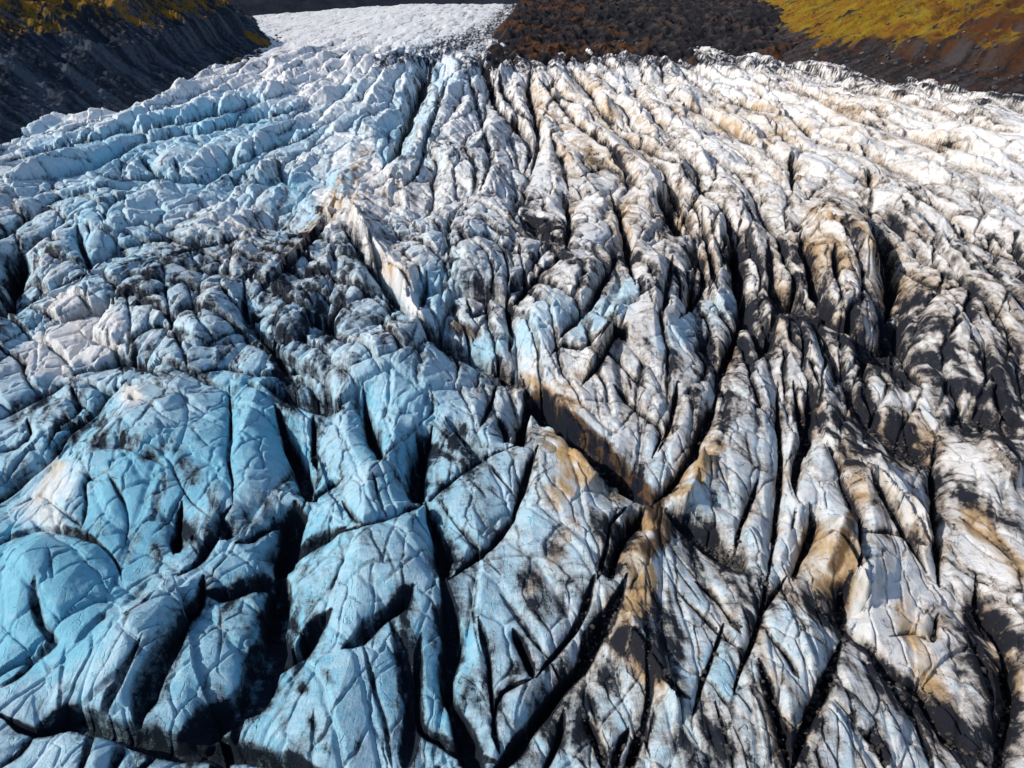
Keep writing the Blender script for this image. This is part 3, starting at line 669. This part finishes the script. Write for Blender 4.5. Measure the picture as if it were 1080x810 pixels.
# ------------------------------------------------------------------ boulders
def height_lookup(name):
    dg = bpy.context.evaluated_depsgraph_get()
    ob = bpy.data.objects[name]
    def f(px, py):
        ok, loc, nrm, i = ob.ray_cast((px, py, 500), (0, 0, -1), distance=1000)
        return loc.z if ok else None
    return f

def boulder_mesh(seed):
    import bmesh
    bm = bmesh.new(); bmesh.ops.create_icosphere(bm, subdivisions=3, radius=1)
    r = np.random.RandomState(seed)
    planes = [(n / np.linalg.norm(n), r.uniform(.55, .85)) for n in r.normal(size=(11, 3))]
    sc = (r.uniform(.9, 1.4), r.uniform(.75, 1.1), r.uniform(.6, .85))
    for v in bm.verts:
        p = np.array(v.co)
        for n, d in planes:
            e = p @ n - d
            if e > 0: p = p - n * e * .9
        p = p * (1 + .05 * math.sin(7 * p[0] + seed) * math.cos(6 * p[1]))
        v.co = p * np.array(sc)
    me = bpy.data.meshes.new("boulder"); bm.to_mesh(me); bm.free()
    return me
bpy.context.view_layer.update()
B_DARK = plain("dark_boulder", (0.020, .019, .022), (.075, .07, .07), .9, .9, .2)
B_PALE = plain("pale_boulder", (0.07, .07, .075), (.20, .19, .18), .9, .9, .2)
protos = [boulder_mesh(i) for i in range(6)]
hill_h = height_lookup("grassy_hillside"); ice_h = height_lookup("glacier"); mor_h = height_lookup("moraine"); scr_h = height_lookup("scree_slope")
def put(u, v, size, mat, label, group, surfs):
    px, py, mp = ground(u, v)
    zs = [f(float(px), float(py)) for f in surfs]; zs = [q for q in zs if q is not None]
    if not zs: return
    me = random.choice(protos).copy(); me.name = "boulder"
    o = link("boulder", me, mat, None, label, "boulder", group)
    o.location = (px, py, max(zs) + size * .25); o.scale = (size,) * 3
    o.rotation_euler = (random.uniform(-.4, .4), random.uniform(-.4, .4), random.uniform(0, 6.28))
for i in range(90):
    u = random.uniform(835, 1078); v = 64 + (u - 835) * .150 + random.triangular(-22, 5, -3)
    if random.random() < .22: put(u, v, random.uniform(.8, 2.6), B_PALE, "pale grey boulder in the rubble between white ice and the golden hillside", "pale boulders in the rubble below the hillside", (hill_h, ice_h))
    else: put(u, v, random.uniform(.7, 2.6), B_DARK, "dark boulder in the rubble between white ice and the golden hillside", "dark boulders in the rubble below the hillside", (hill_h, ice_h))
for i in range(36):
    k_ = random.random(); u = 246 + 44 * k_ + random.uniform(-8, 8); v = 72 - 34 * k_ + random.uniform(-5, 5)
    put(u, v, random.uniform(1.4, 3.6), B_DARK, "dark boulder at the ice edge below the shaded cliff", "dark boulders below the shaded cliff", (scr_h, ice_h))
for i in range(70):
    k_ = random.random(); u = 480 + 340 * k_; v = 64 + random.triangular(-14, 5, -2)
    put(u, v, random.uniform(.8, 2.8), B_DARK, "dark boulder where the brown debris mound meets the ice", "dark boulders at the foot of the debris mound", (mor_h, ice_h))

# ------------------------------------------------------------------ loose rock lying in the dirty crevasses
pick = np.argwhere((EDGEASH > .55) & (U > 610) & (U < 1250) & (V > 330) & (FLD["A"] + CUT > .2))
rs = np.random.RandomState(5)
pick = pick[rs.choice(len(pick), min(3800, len(pick)), replace=False)]
ph_ = (1 + 5 ** .5) / 2
IV = np.array([(-1, ph_, 0), (1, ph_, 0), (-1, -ph_, 0), (1, -ph_, 0), (0, -1, ph_), (0, 1, ph_), (0, -1, -ph_), (0, 1, -ph_), (ph_, 0, -1), (ph_, 0, 1), (-ph_, 0, -1), (-ph_, 0, 1)]) / 1.9
IF = np.array([(0, 11, 5), (0, 5, 1), (0, 1, 7), (0, 7, 10), (0, 10, 11), (1, 5, 9), (5, 11, 4), (11, 10, 2), (10, 7, 6), (7, 1, 8), (3, 9, 4), (3, 4, 2), (3, 2, 6), (3, 6, 8), (3, 8, 9), (4, 9, 5), (2, 4, 11), (6, 2, 10), (8, 6, 7), (9, 8, 1)])
n = len(pick); i_, j_ = pick[:, 0], pick[:, 1]
r_ = .10 + .34 * rs.rand(n) ** 3
vv = IV[None] * (.7 + .6 * rs.rand(n, 12, 1)) * r_[:, None, None] * np.array([1.2, 1.0, .8]) + np.stack([X[i_, j_] + rs.uniform(-.3, .3, n), Y[i_, j_] + rs.uniform(-.3, .3, n), Z[i_, j_] + r_ * .3], -1)[:, None]
ff = IF[None] + (np.arange(n) * 12)[:, None, None]
me = bpy.data.meshes.new("rock_debris"); me.from_pydata(vv.reshape(-1, 3).tolist(), [], ff.reshape(-1, 3).tolist()); me.update()
link("rock_debris", me, plain("debris_rock", (0.012, .012, .014), (.085, .075, .065), 1.3, .9, .1), "stuff", "dark rock debris lying along the dirty crevasses", "rock debris")

# ------------------------------------------------------------------ camera, sun, sky
cam = bpy.data.cameras.new("camera"); co = bpy.data.objects.new("camera", cam); C.objects.link(co)
cam.sensor_width = 36; cam.lens = 36 * F / 1080; cam.clip_start = .5; cam.clip_end = 60000
co.location = (0, 0, H); co.rotation_euler = (math.pi / 2 - PITCH, 0, 0)
sc = bpy.context.scene; sc.camera = co

sd = np.array([-0.78, -0.12, 0.58]); sd = sd / np.linalg.norm(sd)
el = math.asin(sd[2]); az = math.atan2(sd[0], sd[1])
sun = bpy.data.lights.new("sun", "SUN"); so = bpy.data.objects.new("sun", sun); C.objects.link(so)
sun.energy = 4.3; sun.angle = math.radians(.5); sun.color = (1, .89, .76)
so.rotation_euler = (math.pi / 2 - el, 0, math.pi - az)
w = bpy.data.worlds.new("World"); sc.world = w; w.use_nodes = True
sky = w.node_tree.nodes.new("ShaderNodeTexSky"); sky.sky_type = "NISHITA"; sky.sun_disc = False
sky.sun_elevation = el; sky.sun_rotation = az
bg = w.node_tree.nodes["Background"]; w.node_tree.links.new(sky.outputs[0], bg.inputs[0]); bg.inputs[1].default_value = .13
sc.view_settings.view_transform = "Standard"; sc.view_settings.look = "None"; sc.view_settings.exposure = 0.22; sc.view_settings.gamma = 1
